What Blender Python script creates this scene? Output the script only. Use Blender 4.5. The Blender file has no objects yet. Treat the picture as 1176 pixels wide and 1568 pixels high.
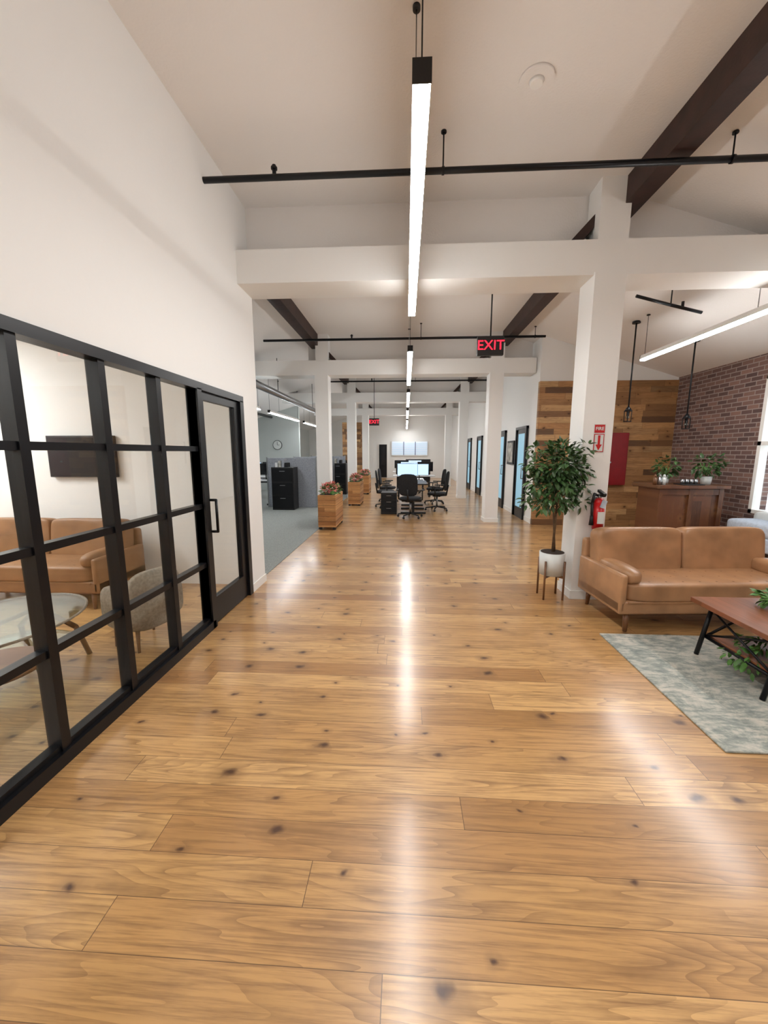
import bpy, bmesh, math, random
from mathutils import Vector, Matrix, Euler
random.seed(7)
S = bpy.context.scene

# ------------------------------------------------------------------ materials
def srgb(r, g, b):
    f = lambda c: (c/255/12.92) if c/255 <= 0.04045 else ((c/255+0.055)/1.055)**2.4
    return (f(r), f(g), f(b), 1)

class NT:
    def __init__(s, name):
        s.m = bpy.data.materials.new(name); s.m.use_nodes = True
        s.t = s.m.node_tree; s.b = s.t.nodes['Principled BSDF']; s.out = s.t.nodes['Material Output']
    def n(s, typ, **kw):
        x = s.t.nodes.new(typ)
        for k, v in kw.items(): setattr(x, k, v)
        return x
    def l(s, a, b): s.t.links.new(a, b)
    def setin(s, sock, v):
        if hasattr(v, 'is_output'): s.l(v, sock)
        else: sock.default_value = v
    def math(s, op, a, b=0.0, clamp=False):
        x = s.n('ShaderNodeMath', operation=op); x.use_clamp = clamp
        s.setin(x.inputs[0], a); s.setin(x.inputs[1], b)
        return x.outputs[0]
    def comb(s, x, y, z):
        c = s.n('ShaderNodeCombineXYZ')
        for i, v in enumerate((x, y, z)): s.setin(c.inputs[i], v)
        return c.outputs[0]
    def obj(s):
        tc = s.n('ShaderNodeTexCoord'); return tc.outputs['Object']
    def sep(s, v):
        x = s.n('ShaderNodeSeparateXYZ'); s.l(v, x.inputs[0]); return x.outputs
    def noise(s, vec, scale=1, detail=4, rough=.5, dist=0):
        x = s.n('ShaderNodeTexNoise'); s.l(vec, x.inputs['Vector'])
        x.inputs['Scale'].default_value = scale; x.inputs['Detail'].default_value = detail
        x.inputs['Roughness'].default_value = rough; x.inputs['Distortion'].default_value = dist
        return x.outputs['Fac']
    def ramp(s, fac, stops, interp='LINEAR'):
        x = s.n('ShaderNodeValToRGB'); s.l(fac, x.inputs[0]); r = x.color_ramp; r.interpolation = interp
        while len(r.elements) < len(stops): r.elements.new(.5)
        for e, (p, c) in zip(r.elements, stops): e.position = p; e.color = c
        return x.outputs[0]
    def mix(s, fac, a, b, mode='MIX'):
        x = s.n('ShaderNodeMix', data_type='RGBA', blend_type=mode)
        s.setin(x.inputs[0], fac); s.setin(x.inputs[6], a); s.setin(x.inputs[7], b)
        return x.outputs[2]
    def bump(s, h, strength=.2, dist=.01):
        x = s.n('ShaderNodeBump'); x.inputs['Strength'].default_value = strength; x.inputs['Distance'].default_value = dist
        s.l(h, x.inputs['Height']); s.l(x.outputs[0], s.b.inputs['Normal'])

def mat(name, col, rough=.5, metal=0, var=.12, scale=8, bump=0, bscale=None, spec=None):
    k = NT(name); o = k.obj()
    if var > .005:
        nf = k.noise(o, scale, 2)
        lo = tuple(c*(1-var) for c in col[:3])+(1,); hi = tuple(min(1, c*(1+var)) for c in col[:3])+(1,)
        k.l(k.ramp(nf, [(.3, lo), (.7, hi)]), k.b.inputs['Base Color'])
    else: k.b.inputs['Base Color'].default_value = col
    k.b.inputs['Roughness'].default_value = rough; k.b.inputs['Metallic'].default_value = metal
    if spec is not None: k.b.inputs['Specular IOR Level'].default_value = spec
    if bump: k.bump(k.noise(o, bscale or scale*6, 1), bump, .005)
    return k.m

def emis(name, col, strength, light=True):
    k = NT(name)
    k.b.inputs['Base Color'].default_value = col
    k.b.inputs['Emission Color'].default_value = col; k.b.inputs['Emission Strength'].default_value = strength
    if not light: k.m.cycles.emission_sampling = 'NONE'
    return k.m

def planks(name, ax, pw, pl, stops, rough, seam=.35, grain=.35, knots=True, bump=.15, spec=.5, coat=0, dark=(.12, .05, .02, 1), blotc=(.22, .10, .035, 1)):
    k = NT(name); o = k.sep(k.obj()); X = o[ax[0]]; Y = o[ax[1]]
    yr = k.math('DIVIDE', Y, pw); row = k.math('FLOOR', yr)
    wn = k.n('ShaderNodeTexWhiteNoise', noise_dimensions='1D'); k.l(row, wn.inputs['W'])
    xr = k.math('DIVIDE', k.math('ADD', X, k.math('MULTIPLY', wn.outputs[0], pl*3.7)), pl)
    col = k.math('FLOOR', xr)
    w2 = k.n('ShaderNodeTexWhiteNoise', noise_dimensions='2D'); k.l(k.comb(row, col, 0), w2.inputs['Vector'])
    pid = w2.outputs[0]
    base = k.ramp(pid, stops)
    off = k.math('MULTIPLY', pid, 53.0)
    # fine fibre grain
    v1 = k.comb(k.math('ADD', k.math('MULTIPLY', X, 2.4), off), k.math('MULTIPLY', Y, 62), off)
    g1 = k.noise(v1, 1, 5, .7)
    # cathedral growth rings: contour lines of a stretched noise
    v2 = k.comb(k.math('ADD', k.math('MULTIPLY', X, .55), off), k.math('MULTIPLY', Y, 5.5), off)
    n2 = k.noise(v2, 1, 2, .45, .1)
    ring = k.math('FRACT', k.math('MULTIPLY', n2, 24))
    ring = k.math('POWER', ring, 2.5)
    v3 = k.comb(k.math('ADD', k.math('MULTIPLY', X, 1.8), off), k.math('MULTIPLY', Y, 5), off)
    blot = k.noise(v3, 1.3, 4, .65)
    c = k.mix(k.math('MULTIPLY', k.math('SUBTRACT', g1, .45, True), grain*7, True), base, dark, 'MIX')
    rm = k.math('MULTIPLY', ring, k.math('MULTIPLY', k.math('SUBTRACT', blot, .34, True), grain*5.5, True))
    c = k.mix(k.math('MINIMUM', rm, .6), c, dark)
    c = k.mix(k.math('MULTIPLY', k.math('SUBTRACT', blot, .53, True), 2.2, True), c, blotc)
    if knots:
        vo = k.n('ShaderNodeTexVoronoi', voronoi_dimensions='2D'); vo.inputs['Scale'].default_value = 1
        nd = k.noise(k.comb(k.math('MULTIPLY', X, 14), k.math('MULTIPLY', Y, 14), 0), 1, 2)
        k.l(k.comb(k.math('ADD', k.math('MULTIPLY', X, 2.9), k.math('MULTIPLY', nd, .16)), k.math('ADD', k.math('MULTIPLY', Y, 4.2), k.math('MULTIPLY', nd, .16)), 0), vo.inputs['Vector'])
        vs = k.sep(vo.outputs['Color'])
        sel = k.math('GREATER_THAN', vs[0], .4)
        size = k.math('ADD', .045, k.math('MULTIPLY', k.math('POWER', vs[1], 2), .1))
        kd = k.math('DIVIDE', vo.outputs['Distance'], size)
        kn = k.math('MULTIPLY', k.math('SUBTRACT', 1, kd, True), sel)
        halo = k.math('MULTIPLY', k.math('SUBTRACT', 1, k.math('MULTIPLY', kd, .38), True), sel)
        c = k.mix(k.math('MULTIPLY', halo, .8, True), c, blotc)
        c = k.mix(k.math('MULTIPLY', kn, 1.3, True), c, (.08, .032, .013, 1))
    fy = k.math('FRACT', yr); fx = k.math('FRACT', xr)
    sy = k.math('LESS_THAN', fy, .0022/pw); sx = k.math('LESS_THAN', fx, .003/pl)
    sm = k.math('MAXIMUM', sy, sx)
    c = k.mix(k.math('MULTIPLY', sm, seam*2, True), c, (.08, .035, .012, 1))
    k.l(c, k.b.inputs['Base Color'])
    r = k.math('ADD', rough-.06, k.math('MULTIPLY', g1, .14)); k.l(r, k.b.inputs['Roughness'])
    k.b.inputs['Specular IOR Level'].default_value = spec
    if coat:
        k.b.inputs['Coat Weight'].default_value = coat; k.b.inputs['Coat Roughness'].default_value = .19
    k.bump(k.math('SUBTRACT', k.math('MULTIPLY', g1, .6), sm), bump, .004)
    return k.m

def brick_mat():
    k = NT('brick_wall_mat'); o = k.sep(k.obj())
    b = k.n('ShaderNodeTexBrick'); k.l(k.comb(o[1], o[2], 0), b.inputs['Vector'])
    b.inputs['Scale'].default_value = 1; b.inputs['Brick Width'].default_value = .21; b.inputs['Row Height'].default_value = .072
    b.inputs['Mortar Size'].default_value = .008
    b.inputs['Color1'].default_value = srgb(142, 108, 96); b.inputs['Color2'].default_value = srgb(80, 60, 58); b.inputs['Mortar'].default_value = srgb(162, 148, 142)
    nz = k.noise(k.obj(), 4, 4, .65)
    c = k.mix(k.math('MULTIPLY', nz, .45), b.outputs['Color'], srgb(110, 90, 86), 'MIX')
    k.l(c, k.b.inputs['Base Color']); k.b.inputs['Roughness'].default_value = .85
    k.bump(k.math('SUBTRACT', nz, b.outputs['Fac']), .6, .01)
    return k.m

def glass_mat(name, tint=(1, 1, 1, 1), base=.05, edge=.5):
    k = NT(name); k.t.nodes.remove(k.b)
    tr = k.n('ShaderNodeBsdfTransparent'); tr.inputs[0].default_value = tint
    g = k.n('ShaderNodeBsdfGlossy'); g.inputs['Roughness'].default_value = .02
    lw = k.n('ShaderNodeLayerWeight'); lw.inputs[0].default_value = .5
    fac = k.math('ADD', base, k.math('MULTIPLY', k.math('POWER', lw.outputs['Facing'], 4), edge), True)
    mx = k.n('ShaderNodeMixShader'); k.l(fac, mx.inputs[0]); k.l(tr.outputs[0], mx.inputs[1]); k.l(g.outputs[0], mx.inputs[2])
    k.l(mx.outputs[0], k.out.inputs[0])
    return k.m

M = {}
M['wall'] = mat('white_plaster', srgb(237, 237, 235), .7, var=0, scale=3, bump=.12, bscale=45)
M['ceil'] = mat('ceiling_plaster', srgb(234, 231, 228), .85, var=0, scale=3, bump=.3, bscale=60)
M['trim'] = mat('white_trim', srgb(238, 237, 233), .45, var=0)
M['black'] = mat('black_steel', srgb(12, 13, 17), .35, var=.2, spec=.35)
M['blackp'] = mat('black_plastic', srgb(20, 20, 22), .5, var=.2)
M['blackf'] = mat('black_fabric', srgb(28, 29, 32), .9, var=.3, scale=40)
M['floor'] = planks('oak_plank_floor', (0, 1), .155, 2.4,
    [(0, srgb(172, 126, 74)), (.2, srgb(210, 166, 108)), (.4, srgb(190, 144, 90)), (.6, srgb(218, 174, 116)), (.8, srgb(200, 154, 98)), (1, srgb(158, 110, 64))], .35, spec=.5, coat=.75, seam=.4, grain=.46, bump=.16, blotc=(.26, .135, .052, 1), dark=(.23, .112, .04, 1))
M['reclaim'] = planks('reclaimed_wood', (0, 2), .12, .7,
    [(0, srgb(110, 76, 48)), (.3, srgb(196, 148, 96)), (.5, srgb(156, 112, 70)), (.7, srgb(220, 178, 124)), (.85, srgb(84, 60, 42)), (1, srgb(186, 136, 86))], .6, seam=.5, grain=.3)
M['barwood'] = planks('bar_wood', (2, 0), .14, 1.5, [(0, srgb(78, 44, 26)), (.5, srgb(110, 66, 38)), (1, srgb(56, 32, 20))], .45, bump=.2)
M['tablewood'] = planks('walnut_table', (1, 0), .16, 3, [(0, srgb(134, 78, 50)), (.5, srgb(154, 94, 62)), (1, srgb(118, 68, 44))], .35, knots=False)
M['planter'] = planks('planter_cedar', (0, 2), .09, 3, [(0, srgb(190, 132, 78)), (.5, srgb(214, 158, 98)), (1, srgb(172, 116, 66))], .5, knots=False, grain=.25)
M['beam'] = mat('dark_stained_beam', srgb(50, 30, 25), .55, var=.35, scale=6, bump=.2)
M['brick'] = brick_mat()
M['glass'] = glass_mat('clear_glass', (.97, .985, .98, 1), .06, .5)
M['tglass'] = glass_mat('table_glass', (.66, .74, .72, 1), .14, .5)
M['leather'] = mat('caramel_leather', srgb(168, 126, 90), .34, var=.2, scale=5, bump=.3, bscale=22)
M['leather2'] = mat('tan_leather', srgb(142, 102, 66), .5, var=.14, scale=5, bump=.25, bscale=30)
M['legwood'] = mat('leg_wood', srgb(110, 72, 42), .4)
M['lamp'] = emis('led_diffuser', (1, .99, .975, 1), 66)
M['lamp2'] = emis('led_diffuser_office', (.96, .985, 1, 1), 46)
M['panel'] = emis('fill_panel_emission', (1, 1, 1, 1), 26)  # glow of the added meeting room fill panels
M['red_em'] = emis('exit_red_led', (1, .015, .04, 1), 2.2, False)
M['red'] = mat('red_paint', srgb(190, 22, 24), .35, var=.08)
M['dred'] = mat('dark_red_paint', srgb(132, 14, 20), .4, var=.08)
M['leaf'] = mat('ficus_leaf', srgb(62, 92, 50), .35, var=.5, scale=9)
M['leaf2'] = mat('fern_leaf', srgb(80, 122, 56), .5, var=.4, scale=12)
M['flower'] = mat('pink_flower', srgb(222, 130, 122), .7, var=.3, scale=30)
M['bark'] = mat('bark', srgb(96, 76, 56), .8, var=.3, scale=30)
M['soil'] = mat('soil', srgb(50, 36, 26), .95, var=.4, scale=40)
M['ceramic'] = mat('white_ceramic', srgb(212, 216, 214), .3, var=.02)
M['steel'] = mat('brushed_steel', srgb(170, 172, 175), .3, metal=1, var=.05)
M['grey'] = mat('grey_fabric', srgb(146, 150, 158), .9, var=.2, scale=40)
M['lgrey'] = mat('pale_blue_fabric', srgb(176, 186, 200), .9, var=.12, scale=30)
M['beige'] = mat('beige_boucle', srgb(150, 142, 130), .95, var=.2, scale=50, bump=.6)
M['sage'] = mat('office_wall_paint', srgb(192, 198, 196), .75, var=0)
M['wdesk'] = mat('white_laminate', srgb(210, 212, 214), .4, var=.03)
M['screen'] = mat('dark_screen', srgb(16, 17, 22), .12, var=.2)
M['scr_on'] = emis('lit_screen', (.55, .75, 1, 1), .8, False)
M['winlit'] = emis('daylit_blind', (.66, .8, .95, 1), .55, False)
M['blueg'] = emis('blue_window_glow', (.3, .55, .7, 1), .4, False)
M['art'] = mat('framed_print', srgb(170, 168, 160), .6, var=.6, scale=6)

def rug_mat():
    k = NT('distressed_rug'); o = k.obj()
    s = k.sep(o)
    a = k.noise(o, 4, 5, .75, 1.5)
    b = k.noise(k.comb(k.math('MULTIPLY', s[0], 9), k.math('MULTIPLY', s[1], 30), 0), 1, 4, .7)
    f = k.math('ADD', k.math('MULTIPLY', a, .5), k.math('MULTIPLY', b, .5))
    c = k.ramp(f, [(.36, srgb(118, 128, 124)), (.47, srgb(152, 157, 150)), (.53, srgb(180, 180, 170)), (.6, srgb(200, 196, 184))])
    k.l(c, k.b.inputs['Base Color']); k.b.inputs['Roughness'].default_value = .95
    k.bump(k.noise(o, 220, 2), .5, .004)
    return k.m
M['rug'] = rug_mat()
def carpet_mat():
    k = NT('office_carpet'); o = k.obj()
    c = k.ramp(k.noise(o, 90, 3, .7), [(.35, srgb(120, 125, 123)), (.65, srgb(164, 168, 164))])
    k.l(c, k.b.inputs['Base Color']); k.b.inputs['Roughness'].default_value = .95
    return k.m
M['carpet'] = carpet_mat()

# ------------------------------------------------------------------ mesh builder
class B:
    def __init__(s): s.bm = bmesh.new(); s.mats = []
    def mi(s, m):
        if m not in s.mats: s.mats.append(m)
        return s.mats.index(m)
    def merge(s, tb, m, smooth=False, mtx=None):
        if mtx is not None: tb.transform(mtx)
        i = s.mi(m)
        for f in tb.faces: f.material_index = i; f.smooth = smooth
        me = bpy.data.meshes.new('tmp'); tb.to_mesh(me); tb.free()
        s.bm.from_mesh(me); bpy.data.meshes.remove(me)
    def box(s, x0, x1, y0, y1, z0, z1, m, bev=0, rot=None, seg=2):
        tb = bmesh.new(); bmesh.ops.create_cube(tb, size=1)
        for v in tb.verts: v.co = Vector((v.co.x*(x1-x0), v.co.y*(y1-y0), v.co.z*(z1-z0)))
        if bev: bmesh.ops.bevel(tb, geom=tb.edges[:], offset=bev, segments=seg, affect='EDGES', profile=.5)
        mt = Matrix.Translation(((x0+x1)/2, (y0+y1)/2, (z0+z1)/2))
        if rot: mt = mt @ Euler(rot).to_matrix().to_4x4()
        s.merge(tb, m, bool(bev) and seg > 2, mt); return s
    def cyl(s, p0, p1, r0, m, r1=None, seg=16, cap=True):
        p0 = Vector(p0); p1 = Vector(p1); d = p1-p0
        tb = bmesh.new()
        bmesh.ops.create_cone(tb, cap_ends=cap, segments=seg, radius1=r0, radius2=r0 if r1 is None else r1, depth=d.length)
        mt = Matrix.Translation((p0+p1)/2) @ d.to_track_quat('Z', 'Y').to_matrix().to_4x4()
        i = s.mi(m); tb.transform(mt)
        for f in tb.faces: f.material_index = i; f.smooth = len(f.verts) == 4
        me = bpy.data.meshes.new('tmp'); tb.to_mesh(me); tb.free(); s.bm.from_mesh(me); bpy.data.meshes.remove(me)
        return s
    def tube(s, pts, r, m, seg=10):
        for a, b in zip(pts[:-1], pts[1:]): s.cyl(a, b, r, m, seg=seg)
        for p in pts[1:-1]: s.ball(p, (r, r, r), m, 10)
        return s
    def ball(s, c, r, m, seg=16, rot=None):
        tb = bmesh.new(); bmesh.ops.create_uvsphere(tb, u_segments=seg, v_segments=max(6, seg//2), radius=1)
        mt = Matrix.Translation(c) @ (Euler(rot).to_matrix().to_4x4() if rot else Matrix()) @ Matrix.Diagonal((r[0], r[1], r[2], 1))
        s.merge(tb, m, True, mt); return s
    def cushion(s, c, size, m, n=5, rot=None, cuts=9, crown=0, wr=0):
        tb = bmesh.new(); bmesh.ops.create_cube(tb, size=2)
        bmesh.ops.subdivide_edges(tb, edges=tb.edges[:], cuts=cuts, use_grid_fill=True)
        ph = random.uniform(0, 6)
        for v in tb.verts:
            p = v.co; k = (abs(p.x)**n+abs(p.y)**n+abs(p.z)**n)**(1/n); q = p/k
            q.z *= 1+crown*(1-p.x*p.x)*(1-p.y*p.y)
            w = 1+wr*(math.sin(p.x*5+ph+p.z*3)*math.cos(p.z*4+ph*2+p.x*2))
            v.co = Vector((q.x*size[0]/2, q.y*w*size[1]/2, q.z*size[2]/2))
        mt = Matrix.Translation(c)
        if rot: mt = mt @ Euler(rot).to_matrix().to_4x4()
        s.merge(tb, m, True, mt); return s
    def poly(s, verts, faces, m, smooth=False):
        tb = bmesh.new(); vs = [tb.verts.new(v) for v in verts]
        for f in faces: tb.faces.new([vs[i] for i in f])
        s.merge(tb, m, smooth); return s
    def leaves(s, c, rad, n, size, m, droop=.3, shell=.45):
        i = s.mi(m); c = Vector(c)
        for _ in range(n):
            d = Vector((random.gauss(0, 1), random.gauss(0, 1), random.gauss(0, 1))).normalized()
            k = shell+(1-shell)*random.random()**.6
            p = c+Vector((d.x*rad[0]*k, d.y*rad[1]*k, d.z*rad[2]*k))
            ln = size*random.uniform(.7, 1.25); w = ln*.24
            a = (d+Vector((random.uniform(-.7, .7), random.uniform(-.7, .7), random.uniform(-.7, .4)-droop))).normalized()
            sd = a.cross(Vector((random.uniform(-.4, .4), random.uniform(-.4, .4), 1))).normalized(); up = sd.cross(a)*ln*.1
            pts = [p, p+a*ln*.3+sd*w-up*.3, p+a*ln*.7+sd*w*.8, p+a*ln-up, p+a*ln*.7-sd*w*.8, p+a*ln*.3-sd*w-up*.3, p+a*ln*.5+up]
            v = [s.bm.verts.new(q) for q in pts]
            for f in ((0, 1, 6), (1, 2, 6), (2, 3, 6), (3, 4, 6), (4, 5, 6), (5, 0, 6)):
                fc = s.bm.faces.new([v[j] for j in f]); fc.material_index = i; fc.smooth = True
        return s
    def done(s, name, loc=(0, 0, 0), rz=0, sc=None):
        if sc: s.bm.transform(Matrix.Diagonal((sc[0], sc[1], sc[2], 1)))
        me = bpy.data.meshes.new(name); s.bm.to_mesh(me); s.bm.free()
        for m in s.mats: me.materials.append(m)
        o = bpy.data.objects.new(name, me); S.collection.objects.link(o)
        o.location = loc; o.rotation_euler = (0, 0, rz)
        return o
def copy(o, loc, rz=0):
    n = bpy.data.objects.new(o.name.split('.')[0], o.data); S.collection.objects.link(n)
    n.location = loc; n.rotation_euler = (0, 0, rz); return n
def text(body, size, m, parent, loc, rot, name='lettering', ext=.002, off=.02):
    c = bpy.data.curves.new(name, 'FONT'); c.body = body; c.size = size; c.align_x = 'CENTER'; c.align_y = 'CENTER'; c.extrude = ext
    c.offset = size*off; c.resolution_u = 3
    c.materials.append(m); o = bpy.data.objects.new(name, c); S.collection.objects.link(o)
    o.parent = parent; o.location = loc; o.rotation_euler = rot; return o

CZ = 4.07      # ceiling height
XL, XR, YB, YF = -6.0, 5.5, -4.0, 24.0
BAYS = [4.07, 8.67, 13.27, 17.87]
def slope(x): return CZ-.31*(x-2.2) if x > 2.2 else CZ

# ------------------------------------------------------------------ shell
B().box(XL, XR, YB, YF, -.1, 0, M['floor']).done('floor')
B().box(XL+.01, -2.02, 4.45, YF-.01, 0, .008, M['carpet']).box(-2.02, -1.77, 4.45, 8.6, 0, .008, M['carpet']).done('carpet')
zs = 3.05
b = B()
prof = [(XL, 2.9), (-2.2, CZ), (2.2, CZ), (XR, zs)]
for (xa, za), (xb, zb) in zip(prof[:-1], prof[1:]):
    b.poly([(xa, YB, za), (xb, YB, zb), (xb, YF, zb), (xa, YF, za), (xa, YB, za+.15), (xb, YB, zb+.15), (xb, YF, zb+.15), (xa, YF, za+.15)],
           [(0, 3, 2, 1), (4, 5, 6, 7), (0, 1, 5, 4), (1, 2, 6, 5), (2, 3, 7, 6), (3, 0, 4, 7)], M['ceil'])
b.done('ceiling')
b = B()
b.box(-1.85, -1.70, YB, 4.44, 2.12, CZ, M['wall'])
b.box(-1.85, -1.70, 4.03, 4.44, 0, 2.12, M['wall'])
b.box(XL, -1.85, 4.29, 4.44, 0, 3.9, M['wall'])
b.done('wall_left')
B().box(-1.70, -1.688, 4.05, 4.45, 0, .09, M['trim']).done('baseboard_left')
B().box(XL-.1, XR+.1, YB-.1, YB, 0, CZ, M['wall']).done('wall_rear')
B().box(XL-.1, XL, YB, 4.3, 0, CZ, M['wall']).done('wall_meeting_room')
B().box(XL-.1, XL, 4.3, YF, 0, CZ, M['sage']).done('wall_office_side')
B().box(XL, -1.86, YB, 4.28, 2.85, 2.95, M['ceil']).done('ceiling_meeting_room')
b = B(); b.box(XL-.1, XR+.1, YF, YF+.1, 0, CZ, M['wall']); b.done('wall_back')
b = B()
wy0, wy1, wz0, wz1 = 4.9, 6.42, .6, 2.72
b.box(XR, XR+.25, wy1, 8.45, 0, 3.3, M['brick']); b.box(XR, XR+.25, YB, wy0, 0, 3.3, M['brick'])
b.box(XR, XR+.25, wy0, wy1, 0, wz0, M['brick']); b.box(XR, XR+.25, wy0, wy1, wz1, 3.3, M['brick'])
b.done('wall_right')
b = B()
for y in (wy0, (wy0+wy1)/2-.02, wy1-.06): b.box(XR-.02, XR+.1, y, y+.06, wz0, wz1, M['trim'])
for z in (wz0, (wz0+wz1)/2, wz1-.06): b.box(XR-.02, XR+.1, wy0, wy1, z, z+.06, M['trim'])
b.box(XR+.04, XR+.05, wy0, wy1, wz0, wz1, M['glass'])
b.done('window_1')
b = B(); b.box(2.75, XR, 8.4, 8.5, 0, 3.0, M['reclaim'])
b.box(2.75, XR, 8.42, 8.52, 3.0, 4.0, M['wall']); b.done('wall_wood_clad')
b = B(); b.box(2.76, 2.88, 8.52, YF, 0, 4.0, M['wall']); b.done('wall_corridor')
B().box(2.745, 2.76, 8.52, YF, 0, .1, M['trim']).done('baseboard_corridor')

def door_x(name, y0, y1):
    b = B()
    for y in (y0, y1-.06): b.box(2.70, 2.744, y, y+.06, 0, 2.15, M['black'])
    b.box(2.70, 2.758, y0, y1, 2.09, 2.15, M['black'])
    b.box(2.72, 2.744, y0+.06, y0+.16, 0, 2.09, M['black']); b.box(2.72, 2.744, y1-.16, y1-.06, 0, 2.09, M['black'])
    b.box(2.72, 2.744, y0+.06, y1-.06, 0, .25, M['black']); b.box(2.72, 2.744, y0+.06, y1-.06, 1.99, 2.09, M['black'])
    b.box(2.73, 2.744, y0+.16, y1-.16, .25, 1.99, M['blueg'])
    b.tube([(2.72, y0+.12, .95), (2.67, y0+.12, .95), (2.67, y0+.12, 1.2), (2.72, y0+.12, 1.2)], .01, M['steel'])
    return b.done(name)
door_x('door_2', 9.0, 9.85); door_x('door_3', 10.9, 11.8); door_x('door_4', 14.2, 15.1); door_x('door_5', 16.5, 17.4)
b = B(); b.box(2.72, 2.758, 10.05, 10.65, 1.25, 1.85, M['black']); b.box(2.715, 2.72, 10.1, 10.6, 1.3, 1.8, M['art']); b.done('framed_picture')

def column(x0, x1, y, name='column'):
    b = B(); b.box(x0, x1, y, y+.32, 0, 3.24, M['wall'])
    b.box(x0-.012, x1+.012, y-.012, y+.332, 0, .09, M['trim'])
    b.box(x0+.02, x1+.01, y+.04, y+.3, 3.5, CZ, M['wall'])
    return b.done(name)
for i, y in enumerate(BAYS):
    column(1.775, 2.065, y-.02)
    if i > 0: column(-2.0, -1.71, y-.02)
    b = B()
    xl = -1.70 if i == 0 else -4.2
    b.box(xl, 2.74 if i else 4.7, y, y+.4, 3.22, 3.53, M['wall']); b.done('girder_beam')
    b = B()
    b.box(xl if i == 0 else -2.2, 2.2, y+.3, y+.42, 3.53, CZ, M['ceil'])
    x2 = 2.74 if i else 3.9
    b.poly([(2.2, y+.3, 3.5), (x2, y+.3, 3.5), (x2, y+.3, slope(x2)), (2.2, y+.3, CZ)], [(0, 1, 2, 3)], M['ceil'])
    b.done('ceiling_header')
b = B(); b.box(2.02, 2.2, YB, YF, 3.84, CZ, M['beam'])
for y in BAYS: b.box(1.72, 1.80, y+.12, y+.28, 3.45, 3.98, M['beam'], rot=(0, .75, 0))
b.done('wood_beam')
b = B(); b.box(-2.12, -1.92, 4.45, YF, 3.84, CZ, M['beam'])
for y in BAYS[1:]: b.box(-1.78, -1.70, y+.12, y+.28, 3.45, 3.98, M['beam'], rot=(0, -.75, 0))
b.done('wood_beam')

for i, y in enumerate([3.5, 8.1, 12.7, 17.3]):
    b = B(); x0 = -1.70 if i == 0 else -2.9
    b.cyl((x0, y, 3.79), (2.95 if i == 0 else 2.7, y, 3.79), .024, M['black'])
    for x in (-1.1,):
        b.cyl((x, y, 3.79), (x, y, 3.88), .016, M['black']); b.cyl((x, y, 3.85), (x, y, 3.865), .026, M['black'])
    for x in (.28, 2.5):
        zc = slope(x)
        b.cyl((x, y, 3.76), (x, y, zc), .006, M['black']); b.cyl((x, y, zc-.012), (x, y, zc), .022, M['black'])
        b.cyl((x-.01, y, 3.79), (x+.01, y, 3.79), .03, M['black'])
    b.done('sprinkler_pipe')
b = B(); b.tube([(3.0, 5.6, 3.58), (3.45, 5.6, 3.46), (3.85, 5.6, 3.36)], .02, M['black']); b.cyl((3.45, 5.6, 3.46), (3.45, 5.6, 3.66), .008, M['black']); b.cyl((3.6, 5.6, 3.42), (3.6, 5.6, 3.5), .018, M['black']); b.done('sprinkler_branch_pipe')

def pendant(y0, y1, x=.05, z=3.0, m='lamp', zc=CZ, cord=True):
    b = B()
    b.box(x-.034, x+.034, y0+.008, y1-.01, z-.043, z-.018, M[m])
    b.box(x-.036, x+.036, y0+.008, y1-.01, z-.018, z+.035, M['trim'])
    b.box(x-.038, x+.038, y0, y0+.008, z-.043, z+.04, M['blackp']); b.box(x-.038, x+.038, y1-.01, y1, z-.043, z+.04, M['blackp'])
    for yy in (y0+.05, y1-.06):
        b.cyl((x, yy, z+.03), (x, yy, zc), .0035, M['blackp'], seg=6); b.cyl((x, yy, zc-.012), (x, yy, zc), .025, M['blackp'])
    if cord:
        b.cyl((x-.01, y0+.9, zc-.02), (x-.01, y0+.9, zc), .022, M['blackp']); b.cyl((x-.01, y0+.9, z+.03), (x-.01, y0+.9, zc), .004, M['steel'], seg=6)
    return b.done('linear_pendant_light')
pendant(1.72, 4.3); pendant(-2.3, .4)  # second one is out of view behind the camera, added for ambient light
for a, c in ((5.72, 8.5), (9.5, 12.4), (13.5, 16.6), (17.6, 20.6), (21.2, 23.6)): pendant(a, c)  # last one is added to the row to brighten the back wall
pendant(3.6, 6.5, 3.66, 3.0, zc=slope(3.66)); pendant(-.4, 2.4, 3.66, 3.0, zc=slope(3.66))  # second one is an unseen extra fixture, added to raise the ambient light
for a, c in ((6.8, 9.8), (10.5, 13.4), (14.1, 18)): pendant(a, c, -3.7, 2.65, 'lamp2', zc=3.6)
b = B()
for y in (-2.0, 2.4): b.box(-5.75, -4.75, y, y+1.1, 2.82, 2.85, M['panel']); b.box(-5.78, -4.72, y-.03, y+1.13, 2.835, 2.85, M['trim'])  # unseen glowing panels, added to brighten the meeting room
b.done('added_fill_panel')

b = B(); b.cyl((.87, 3.1, CZ-.015), (.87, 3.1, CZ), .115, M['ceil'], seg=32); b.cyl((.87, 3.1, CZ-.035), (.87, 3.1, CZ-.015), .04, M['trim'], r1=.05, seg=24); b.done('smoke_detector')

def exit_sign(loc, dz):
    b = B(); b.box(-.165, .165, -.03, .03, -.115, .115, M['blackp'], .006); b.cyl((0, 0, .115), (0, 0, dz), .009, M['blackp']); b.cyl((0, 0, dz-.02), (0, 0, dz), .045, M['blackp'])
    o = b.done('exit_sign', loc); text('EXIT', .165, M['red_em'], o, (0, -.033, 0), (math.pi/2, 0, 0), off=.0)
exit_sign((1.055, 5.2, 2.88), CZ-2.88); exit_sign((-1.05, 13.0, 2.55), CZ-2.55)

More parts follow.
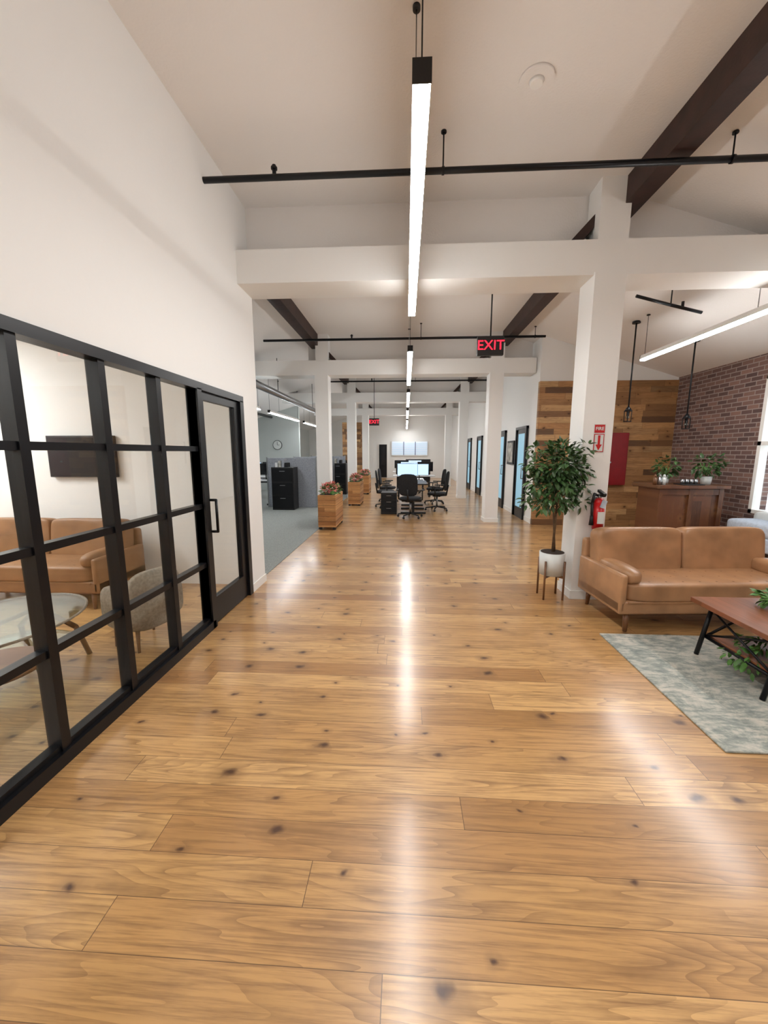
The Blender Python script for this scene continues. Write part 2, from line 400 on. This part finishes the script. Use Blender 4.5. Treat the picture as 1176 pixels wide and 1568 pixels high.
# ------------------------------------------------------------------ glass partition + door
b = B()
posts = [-3.87, -3.37, -2.87, -2.37, -1.87]+[-1.37+.5*i for i in range(10)]
for p in posts: b.box(-1.775, -1.70, p, p+.05, 0, 2.07, M['black'])
b.box(-1.785, -1.685, YB, 4.03, 2.06, 2.12, M['black'])
b.box(-1.785, -1.685, YB, 3.18, 0, .07, M['black'])
b.box(-1.765, -1.71, YB, 3.15, .07, .1, M['black'])
for z in (1.58, 1.10, .59): b.box(-1.765, -1.71, YB, 3.15, z-.02, z+.02, M['black'])
b.box(-1.785, -1.685, 3.13, 3.2, 0, 2.07, M['black']); b.box(-1.785, -1.685, 3.95, 4.03, 0, 2.07, M['black'])
b.box(-1.74, -1.734, YB, 3.15, .05, 2.08, M['glass'])
b.done('glass_partition')
b = B()
b.box(-1.76, -1.71, 3.2, 3.26, .01, 2.055, M['black']); b.box(-1.76, -1.71, 3.85, 3.95, .01, 2.055, M['black'])
b.box(-1.76, -1.71, 3.26, 3.85, .01, .25, M['black']); b.box(-1.76, -1.71, 3.26, 3.85, 1.99, 2.055, M['black'])
b.box(-1.74, -1.734, 3.26, 3.85, .25, 1.99, M['glass'])
b.tube([(-1.71, 3.25, 1.14), (-1.65, 3.25, 1.14), (-1.65, 3.25, .86), (-1.71, 3.25, .86)], .012, M['black'])
b.done('door_1')

# ------------------------------------------------------------------ sofa
def sofa(name, loc, rz, L, W=1.74):
    b = B(); h = W/2
    b.box(-h, h, -.4, .38, .17, .29, L, .02, seg=3)
    b.box(-h+.02, h-.02, .32, .41, .2, .70, L, .03, seg=3)
    cw = h-.05
    for s in (-1, 1):
        b.box(s*(h-.03)-.03, s*(h-.03)+.03, -.4, .38, .18, .52, L, .022, seg=3)
        b.cushion((s*(h-.13), -.12, .49), (.17, .56, .15), L, 3.0)
        b.cushion((s*cw/2, .21, .60), (cw, .21, .46), L, 8, rot=(-.14, 0, 0), cuts=17, wr=.05)
        b.cushion((s*cw/2, .13, .60), (cw-.02, .03, .44), L, 9, rot=(-.14, 0, 0), cuts=9)
    b.cushion((0, -.06, .36), (W-.12, .7, .17), L, 10, cuts=15)
    b.box(-h+.07, h-.07, -.412, -.40, .275, .285, L)
    for i in range(9):
        for j in range(3): b.ball((-h+.28+i*(W-.56)/8, -.33+j*.16, .442), (.012, .012, .004), M['legwood'], 8)
    b.box(-h+.12, h-.12, -.3, .3, .13, .16, M['legwood'])
    for x in (-h+.1, h-.1):
        for y in (-.34, .32): b.cyl((x, y, .17), (x*1.01, y*1.04, 0), .028, M['legwood'], r1=.017, seg=12)
    return b.done(name, loc, rz, (1, .9, 1))
sofa('leather_sofa', (2.68, 3.66, 0), math.radians(4), M['leather'])
sofa('leather_sofa', (-3.9, 3.82, 0), 0, M['leather2'], 1.8)

B().box(1.68, 4.3, 1.89, 3.22, 0, .012, M['rug'], .004).done('area_rug')
b = B()
tx0, tx1, ty0, ty1 = 2.2, 3.4, 2.28, 2.96
b.box(tx0, tx1, ty0, ty1, .42, .455, M['tablewood'], .004)
b.box(tx0+.12, tx1-.12, ty0+.08, ty1-.08, .15, .175, M['tablewood'], .003)
for x in (tx0+.1, tx1-.1):
    sgn = -1 if x < 2.8 else 1
    for y in (ty0+.06, ty1-.06):
        b.cyl((x+.03*-sgn, y, .42), (x+.05*sgn, y, .0145), .016, M['black'], seg=8)
    b.box(x-.02, x+.02, ty0+.05, ty1-.05, .395, .42, M['black']); b.cyl((x, ty0+.06, .16), (x, ty1-.06, .16), .012, M['black'])
    b.cyl((x, ty0+.06, .17), (x, ty1-.06, .4), .008, M['black']); b.cyl((x, ty1-.06, .17), (x, ty0+.06, .4), .008, M['black'])
for y in (ty0+.06, ty1-.06):
    b.cyl((tx0+.1, y, .16), (tx0+.5, y, .41), .01, M['black']); b.cyl((tx1-.1, y, .16), (tx1-.5, y, .41), .01, M['black'])
    b.cyl((tx0+.1, y, .16), (tx1-.1, y, .16), .01, M['black'])
b.done('coffee_table')
b = B(); b.cyl((2.78, 2.74, .456), (2.78, 2.74, .52), .05, M['ceramic'], r1=.06); b.leaves((2.72, 2.76, .53), (.2, .11, .03), 150, .07, M['leaf2'], droop=.1); b.done('potted_fern')
b = B(); b.cyl((2.6, 2.62, .176), (2.6, 2.62, .24), .045, M['ceramic'], r1=.055)
b.leaves((2.5, 2.62, .25), (.2, .14, .03), 80, .055, M['leaf2'], droop=.5); b.leaves((2.33, 2.6, .15), (.08, .15, .07), 55, .055, M['leaf2'], droop=.7); b.done('trailing_ivy')

# ficus
b = B(); c = (1.575, 4.10)
b.cyl((*c, .26), (*c, .50), .12, M['ceramic'], r1=.13, seg=32); b.cyl((*c, .49), (*c, .503), .118, M['soil'], seg=24)
for k in range(4):
    a = math.pi/4+k*math.pi/2; dx, dy = math.cos(a)*.14, math.sin(a)*.14
    b.cyl((c[0]+dx, c[1]+dy, 0), (c[0]+dx, c[1]+dy, .42), .011, M['legwood'], seg=8)
b.box(c[0]-.14, c[0]+.14, c[1]-.011, c[1]+.011, .235, .26, M['legwood'], rot=(0, 0, math.pi/4)); b.box(c[0]-.14, c[0]+.14, c[1]-.011, c[1]+.011, .235, .26, M['legwood'], rot=(0, 0, -math.pi/4))
b.cyl((*c, .5), (c[0]+.02, c[1], 1.3), .014, M['bark'], r1=.009, seg=8); b.cyl((c[0]+.03, c[1]+.02, .5), (c[0]-.04, c[1], 1.2), .011, M['bark'], r1=.007, seg=8)
for k in range(26):
    a = random.uniform(0, 6.28); z = random.uniform(.9, 1.4); r = random.uniform(.12, .26)
    b.cyl((c[0], c[1], z), (c[0]+math.cos(a)*r, c[1]+math.sin(a)*r*.8, z+random.uniform(.05, .2)), .005, M['bark'], r1=.002, seg=5)
b.leaves((c[0]-.01, c[1]-.05, 1.41), (.26, .2, .27), 600, .078, M['leaf'], shell=.2)
b.leaves((c[0]-.04, c[1]-.05, 1.16), (.24, .18, .21), 260, .078, M['leaf'], shell=.3)
for k in range(20):
    a = random.uniform(0, 6.28); z = random.uniform(1.0, 1.6)
    b.leaves((c[0]-.03+math.cos(a)*.27, c[1]-.05+math.sin(a)*.18, z), (.06, .06, .07), 18, .08, M['leaf'])
b.done('potted_ficus_tree')

b = B(); ex, ey = 1.96, 3.98
b.cyl((ex, ey, .78), (ex, ey, 1.05), .052, M['red'], seg=24); b.ball((ex, ey, 1.05), (.052, .052, .05), M['red']); b.ball((ex, ey, .785), (.052, .052, .02), M['red'])
b.cyl((ex, ey, 1.08), (ex, ey, 1.14), .018, M['steel']); b.box(ex-.015, ex+.015, ey-.1, ey+.03, 1.14, 1.165, M['blackp'], rot=(.25, 0, 0)); b.box(ex-.012, ex+.012, ey-.09, ey+.03, 1.115, 1.13, M['blackp'])
b.tube([(ex-.02, ey, 1.12), (ex-.06, ey-.01, 1.14), (ex-.075, ey-.01, 1.05), (ex-.07, ey-.01, .88)], .012, M['blackp']); b.cyl((ex-.07, ey-.01, .92), (ex-.07, ey-.01, .82), .014, M['blackp'], r1=.022)
b.box(ex-.03, ex+.03, ey-.055, ey-.045, .84, .96, M['ceramic']); b.box(ex-.02, ex+.02, ey+.03, ey+.068, .95, 1.1, M['steel'])
b.box(ex-.01, ex+.04, ey-.06, ey-.055, 1.0, 1.08, M['lgrey'], rot=(0, .3, 0))
b.done('fire_extinguisher')
b = B(); b.box(-.055, .055, -.003, 0, -.14, .14, M['ceramic']); b.box(-.05, .05, -.005, -.003, .055, .135, M['red']); b.box(-.05, .05, -.005, -.003, -.135, .045, M['red'])
b.box(-.042, .042, -.006, -.005, -.127, .037, M['ceramic'])
b.poly([(-.012, -.0065, .03), (.012, -.0065, .03), (.012, -.0065, -.06), (.032, -.0065, -.06), (0, -.0065, -.12), (-.032, -.0065, -.06), (-.012, -.0065, -.06)], [(0, 6, 2, 1), (3, 5, 4)], M['red'])
o = b.done('fire_extinguisher_sign', (1.935, 4.049, 1.69)); text('FIRE', .045, M['ceramic'], o, (0, -.006, .095), (math.pi/2, 0, 0), ext=.0005)

# ------------------------------------------------------------------ lounge bar
b = B()
b.box(4.08, 5.05, 6.42, 6.98, .05, .98, M['barwood']); b.box(4.0, 5.12, 6.34, 7.05, .98, 1.03, M['barwood'], .006)
for x in (4.08, 4.54, 5.0): b.box(x-.01, x+.06, 6.39, 6.42, .05, .98, M['barwood'])
for z in (.05, .88): b.box(4.08, 5.05, 6.395, 6.42, z, z+.09, M['barwood'])
b.box(4.1, 5.03, 6.46, 6.95, 0, .05, M['blackp'])
b.done('bar_cabinet')
def small_plant(loc, s=1, name='potted_plant', lf='leaf', pot='ceramic'):
    b = B(); b.cyl((0, 0, 0), (0, 0, .12*s), .06*s, M[pot], r1=.075*s, seg=20); b.cyl((0, 0, .11*s), (0, 0, .122*s), .066*s, M['soil'])
    for k in range(9):
        a = k*.7; b.cyl((0, 0, .11*s), (math.cos(a)*.1*s, math.sin(a)*.1*s, .32*s), .004*s, M['leaf2'], seg=5)
    b.leaves((0, 0, .3*s), (.19*s, .19*s, .17*s), 110, .09*s, M[lf]); return b.done(name, loc)
small_plant((4.42, 6.85, 1.031), .95); small_plant((4.95, 6.65, 1.031), 1.1)
b = B()
for i, (dx, m) in enumerate(((0, 'legwood'), (.07, 'steel'), (.14, 'ceramic'))):
    b.cyl((dx, 0, 0), (dx, 0, .12), .028, M[m]); b.cyl((dx, 0, .12), (dx, 0, .17), .026, M[m], r1=.012)
b.done('liquor_bottle', (4.05, 6.5, 1.031))
b = B(); b.box(-.16, .16, -.13, .13, 0, .015, M['blackp'], .004)
for k in range(4): b.cyl((-.11+.07*k, 0, .015), (-.11+.07*k, 0, .09), .025, M['steel'], r1=.03)
b.done('serving_tray', (4.6, 6.52, 1.031))
def lamp(x, y, z, zc):
    b = B(); b.cyl((x, y, z+.24), (x, y, zc), .012, M['black'], seg=8); b.cyl((x, y, zc-.03), (x, y, zc), .06, M['black'])
    b.cyl((x, y, z+.17), (x, y, z+.25), .065, M['black'], r1=.015)
    for k in range(6):
        a = k*math.pi/3; b.cyl((x+math.cos(a)*.06, y+math.sin(a)*.06, z+.17), (x+math.cos(a)*.055, y+math.sin(a)*.055, z), .006, M['black'], seg=6)
    b.cyl((x, y, z), (x, y, z+.012), .06, M['black']); b.cyl((x, y, z+.1), (x, y, z+.17), .02, M['black']); b.ball((x, y, z+.08), (.025, .025, .035), M['tglass'])
    b.done('pendant_lamp')
lamp(3.66, 6.75, 2.05, slope(3.66)); lamp(4.6, 6.75, 1.93, slope(4.6))
b = B(); b.box(4.15, 4.56, 8.28, 8.4, .88, 1.95, M['dred'], .008); b.box(4.18, 4.53, 8.27, 8.28, .91, 1.92, M['dred']); b.cyl((4.21, 8.25, 1.35), (4.21, 8.28, 1.35), .02, M['steel']); b.done('red_electrical_panel')
b = B(); b.box(4.9, 5.44, 5.3, 6.15, .18, .38, M['lgrey'], .03, seg=3); b.cushion((5.17, 5.72, .47), (.54, .84, .2), M['lgrey'], 6); b.cushion((5.36, 5.72, .57), (.16, .8, .22), M['ceramic'], 4)
for x in (4.95, 5.38):
    for y in (5.36, 6.1): b.cyl((x, y, 0), (x, y, .18), .02, M['legwood'])
b.done('window_bench')

# ------------------------------------------------------------------ meeting room
b = B(); b.box(-4.1, -3.3, 4.24, 4.285, 1.27, 1.74, M['blackp'], .005); b.box(-4.08, -3.32, 4.235, 4.24, 1.29, 1.72, M['screen']); b.done('television')
b = B(); N = 40; cx, cy = -2.7, 2.25
ring = [(cx+.46*math.cos(2*math.pi*i/N), cy+.52*math.sin(2*math.pi*i/N)) for i in range(N)]
b.poly([(x, y, .45) for x, y in ring]+[(x, y, .438) for x, y in ring], [tuple(range(N)), tuple(reversed(range(N, 2*N)))]+[(i, i+N, (i+1) % N+N, (i+1) % N) for i in range(N)], M['tglass'])
for s in (-1, 1):
    b.tube([(cx-.25, cy+s*.42, 0), (cx-.22, cy+s*.36, .25), (cx, cy+s*.30, .42), (cx+.22, cy+s*.36, .25), (cx+.25, cy+s*.42, 0)], .018, M['legwood'])
b.cyl((cx, cy-.3, .42), (cx, cy+.3, .42), .015, M['legwood'])
b.cushion((cx, cy, .2), (.6, .8, .03), M['tglass'], 3)
r2 = [(cx+.46*math.cos(2*math.pi*i/N), cy+.52*math.sin(2*math.pi*i/N), .444) for i in range(N+1)]
for p, q in zip(r2[:-1], r2[1:]): b.cyl(p, q, .009, M['beige'], seg=6, cap=False)
b.done('glass_coffee_table')
b = B(); c = (-2.1, 1.72)
b.cyl((*c, .44), (*c, .47), .2, M['legwood'], seg=36)
for k in range(3):
    a = k*2*math.pi/3+.6; p = Vector((c[0]+math.cos(a)*.17, c[1]+math.sin(a)*.17, .44)); t = Vector((-math.sin(a), math.cos(a), 0))*.05
    f = Vector((c[0]+math.cos(a)*.2, c[1]+math.sin(a)*.2, .006)); b.cyl(p+t, f, .006, M['black'], seg=6); b.cyl(p-t, f, .006, M['black'], seg=6)
b.done('hairpin_side_table')
b = B(); b.cushion((0, 0, .30), (.46, .5, .3), M['beige'], 4); b.cushion((.2, 0, .42), (.13, .56, .5), M['beige'], 3.5)
for s in (-1, 1): b.cushion((.02, s*.25, .38), (.46, .11, .36), M['beige'], 3.5)
for x in (-.16, .18):
    for y in (-.2, .2): b.cyl((x, y, 0), (x*.95, y*.95, .18), .014, M['legwood'], r1=.02)
b.done('upholstered_armchair', (-2.15, 2.9, 0), -.35, (.8, .8, .95))

# ------------------------------------------------------------------ office
def chair():
    b = B()
    for k in range(5):
        a = k*2*math.pi/5; e = (math.cos(a)*.3, math.sin(a)*.3)
        b.cyl((0, 0, .11), (e[0], e[1], .075), .022, M['blackp'], r1=.015, seg=8); b.ball((e[0], e[1], .03), (.03, .03, .03), M['blackp'], 10); b.cyl((e[0], e[1], .03), (e[0], e[1], .08), .01, M['blackp'], seg=6)
    b.cyl((0, 0, .09), (0, 0, .4), .025, M['steel']); b.box(-.1, .1, -.1, .1, .38, .42, M['blackp'])
    b.cushion((0, 0, .46), (.5, .48, .09), M['blackf'], 4, cuts=5)
    b.cushion((0, .26, .80), (.46, .05, .52), M['blackf'], 4, rot=(-.12, 0, 0), cuts=5); b.tube([(0, .05, .4), (0, .25, .42), (0, .3, .7)], .02, M['blackp'])
    for s in (-1, 1):
        b.tube([(s*.2, 0, .42), (s*.29, 0, .44), (s*.29, 0, .65)], .015, M['blackp']); b.box(s*.29-.04, s*.29+.04, -.13, .13, .65, .68, M['blackp'], .01)
    return b
ch = chair().done('office_chair', (.12, 9.2, 0), 2.9)
for loc, r in (((.85, 10.4, 0), 1.3+math.pi), ((-.55, 10.9, 0), 1.7), ((.9, 11.8, 0), 4.4), ((-.55, 12.1, 0), 1.5), ((-4.3, 8.6, .01), 2.9), ((-3.5, 11.9, .01), .7), ((.3, 14.9, 0), 3.0), ((-2.6, 15.2, .01), 1)):
    copy(ch, loc, r)
def desk(loc, rz=0, top='wdesk', w=1.5, h=.74):
    b = B(); b.box(-w/2, w/2, -.36, .36, h-.03, h, M[top], .004)
    for s in (-1, 1):
        b.box(s*(w/2-.2)-.035, s*(w/2-.2)+.035, -.03, .03, .04, h-.03, M['blackp']); b.box(s*(w/2-.2)-.035, s*(w/2-.2)+.035, -.32, .32, 0, .04, M['blackp'])
    b.box(-w/2+.2, w/2-.2, -.02, .02, h-.1, h-.05, M['blackp'])
    return b.done('office_desk', loc, rz)
def monitor(loc, rz=0, on=True):
    b = B(); b.box(-.28, .28, -.015, .015, .14, .48, M['blackp'], .005); b.box(-.27, .27, -.018, -.015, .15, .47, M['scr_on' if on else 'screen'])
    b.cyl((0, .02, 0), (0, .02, .3), .015, M['blackp']); b.box(-.12, .12, -.08, .1, 0, .01, M['blackp'], .003)
    return b.done('computer_monitor', loc, rz)
desk((.2, 10.2, 0), math.pi/2, 'blackp', 1.2, .78); desk((.2, 11.8, 0), math.pi/2, 'wdesk', 1.4)
monitor((.05, 10.5, .781), .1); monitor((.4, 11.5, .741), 0); monitor((-.02, 12.1, .741), 0, False); desk((.3, 14.0, 0)); monitor((.1, 14.0, .741)); monitor((.7, 14.0, .741), 0, False)
desk((.2, 16.8, 0)); monitor((.4, 16.8, .741)); monitor((-.2, 16.8, .741), 0, False)
b = B(); b.box(-.2, .2, -.25, .25, 0, .55, M['blackp'], .008)
for z in (.06, .22, .38): b.box(-.18, .18, -.26, -.25, z, z+.13, M['blackf']); b.box(-.06, .06, -.275, -.26, z+.09, z+.1, M['steel'])
fc = b.done('filing_cabinet', (-.42, 9.9, 0))
def tallcab(loc, w=.6):
    b = B(); b.box(-w/2, w/2, -.22, .22, 0, 1.15, M['blackp'], .006)
    for z in (.05, .4, .78): b.box(-w/2+.02, w/2-.02, -.232, -.22, z, z+.33, M['black']); b.box(-.07, .07, -.245, -.232, z+.26, z+.275, M['steel'])
    for k in range(4): b.box(-w/2+.08+k*.09, -w/2+.15+k*.09, -.12, .12, 1.15, 1.15+.12+.05*(k % 3), M[('wdesk', 'art', 'grey', 'blackf')[k]])
    return b.done('storage_cabinet', loc)
tallcab((-3.3, 10.4, .008)); tallcab((-2.85, 12.9, .008)); tallcab((-3.5, 12.9, .008)); tallcab((-2.5, 14.4, .008))
for loc in ((-4.5, 9.4, .009), (-4.6, 11.4, .009), (-5.0, 13.0, .009), (-3.2, 16.6, .009)): desk(loc); monitor((loc[0]-.2, loc[1], .75)); monitor((loc[0]+.4, loc[1], .75), 0, False)
for i, y in enumerate((10.75, 13.4, 15.9)):
    b = B(); b.box(-3.9, -2.5, y-.02, y+.02, .01, 1.4, M['grey'], .005); b.box(-3.92, -3.88, y-.03, y+.03, .008, 1.42, M['steel']); b.box(-2.52, -2.48, y-.03, y+.03, .008, 1.42, M['steel']); b.done('office_divider')
b = B(); b.box(XL, -4.3, 15.6, 15.72, 0.008, 3.4, M['sage']); b.done('wall_office_partition')
b = B(); b.cyl((0, 0, 0), (0, -.03, 0), .19, M['blackp'], seg=32); b.cyl((0, -.03, 0), (0, -.034, 0), .17, M['ceramic'], seg=32); b.box(-.006, .006, -.04, -.035, 0, .13, M['blackp']); b.box(0, .09, -.04, -.035, -.006, .006, M['blackp'])
b.done('wall_clock', (-5.2, 15.6, 1.85))
b = B(); b.box(-3.0, -2.0, 18.4, 18.5, 0.008, 2.95, M['reclaim']); b.done('wall_wood_partition')

def planter(loc, l=1.0, w=.42):
    b = B(); b.box(-w/2, w/2, -l/2, l/2, .05, .70, M['planter'], .005)
    for z in (.16, .27, .38, .49, .6): b.box(-w/2-.003, w/2+.003, -l/2-.003, l/2+.003, z, z+.005, M['bark'])
    b.box(-w/2+.03, w/2-.03, -l/2+.03, l/2-.03, .70, .705, M['soil'])
    for x in (-w/2+.04, w/2-.04):
        for y in (-l/2+.04, l/2-.04): b.box(x-.03, x+.03, y-.03, y+.03, 0, .05, M['blackp'])
    b.leaves((0, 0, .76), (w*.48, l*.45, .1), 200, .09, M['leaf2'], droop=-.2); b.leaves((0, 0, .82), (w*.5, l*.43, .09), 240, .06, M['flower'], droop=-.3)
    return b.done('planter_box', loc)
planter((-1.57, 8.0, 0.009), .9, .36); planter((-1.5, 11.6, 0), .9, .36); planter((-1.55, 14.8, 0), .9, .36)

b = B(); b.box(-.9, 1.35, YF-.06, YF, 1.35, 2.25, M['trim']); b.box(-.85, 1.3, YF-.07, YF-.06, 1.4, 2.2, M['winlit'])
for x in (-.13, .58): b.box(x-.03, x+.03, YF-.08, YF-.07, 1.4, 2.2, M['grey'])
for k in range(13): b.box(-.85, 1.3, YF-.085, YF-.07, 1.42+k*.058, 1.43+k*.058, M['grey'])
b.done('window_2')
b = B(); b.box(-1.7, -1.1, YF-.05, YF, 0, 2.1, M['trim']); b.box(-1.64, -1.16, YF-.06, YF-.05, .02, 2.04, M['black']); b.box(-1.5, -1.3, YF-.065, YF-.06, .8, 1.9, M['screen']); b.done('door_6')
b = B(); b.box(.0, 1.3, 20.5, 20.9, 0, 1.2, M['blackp'], .01)
for x in (.03, .46, .89): b.box(x, x+.38, 20.49, 20.5, .05, 1.15, M['blackf']); 
b.done('credenza')
b = B(); b.cyl((-3.1, 5.2, 2.95), (-3.1, 15.5, 2.95), .08, M['steel'], seg=20)
for y in (6, 9.5, 13): b.cyl((-3.1, y, 3.0), (-3.1, y, 3.78), .008, M['black'])
b.done('ventilation_duct')
b = B(); b.cyl((-5.2, 7, 2.9), (-5.2, 15, 2.9), .05, M['black']); b.done('office_pipe')

# ------------------------------------------------------------------ world + camera
w = bpy.data.worlds.new('World'); S.world = w; w.use_nodes = True
w.node_tree.nodes['Background'].inputs[0].default_value = (.85, .92, 1, 1); w.node_tree.nodes['Background'].inputs[1].default_value = 2.5

S.view_settings.view_transform = 'Standard'
f = 770.0; psi = math.radians(3.2); p = math.radians(8.78)
F = Vector((-math.sin(psi)*math.cos(p), math.cos(psi)*math.cos(p), -math.sin(p)))
R = Vector((math.cos(psi), math.sin(psi), 0)); U = R.cross(F)
cam = bpy.data.cameras.new('camera'); co = bpy.data.objects.new('camera', cam); S.collection.objects.link(co)
mt = Matrix((R, U, -F)).transposed().to_4x4(); mt.translation = (0, 0, 1.55); co.matrix_world = mt
cam.sensor_fit = 'VERTICAL'; cam.sensor_height = 24; cam.lens = f/2048*24; cam.clip_start = .05
S.camera = co
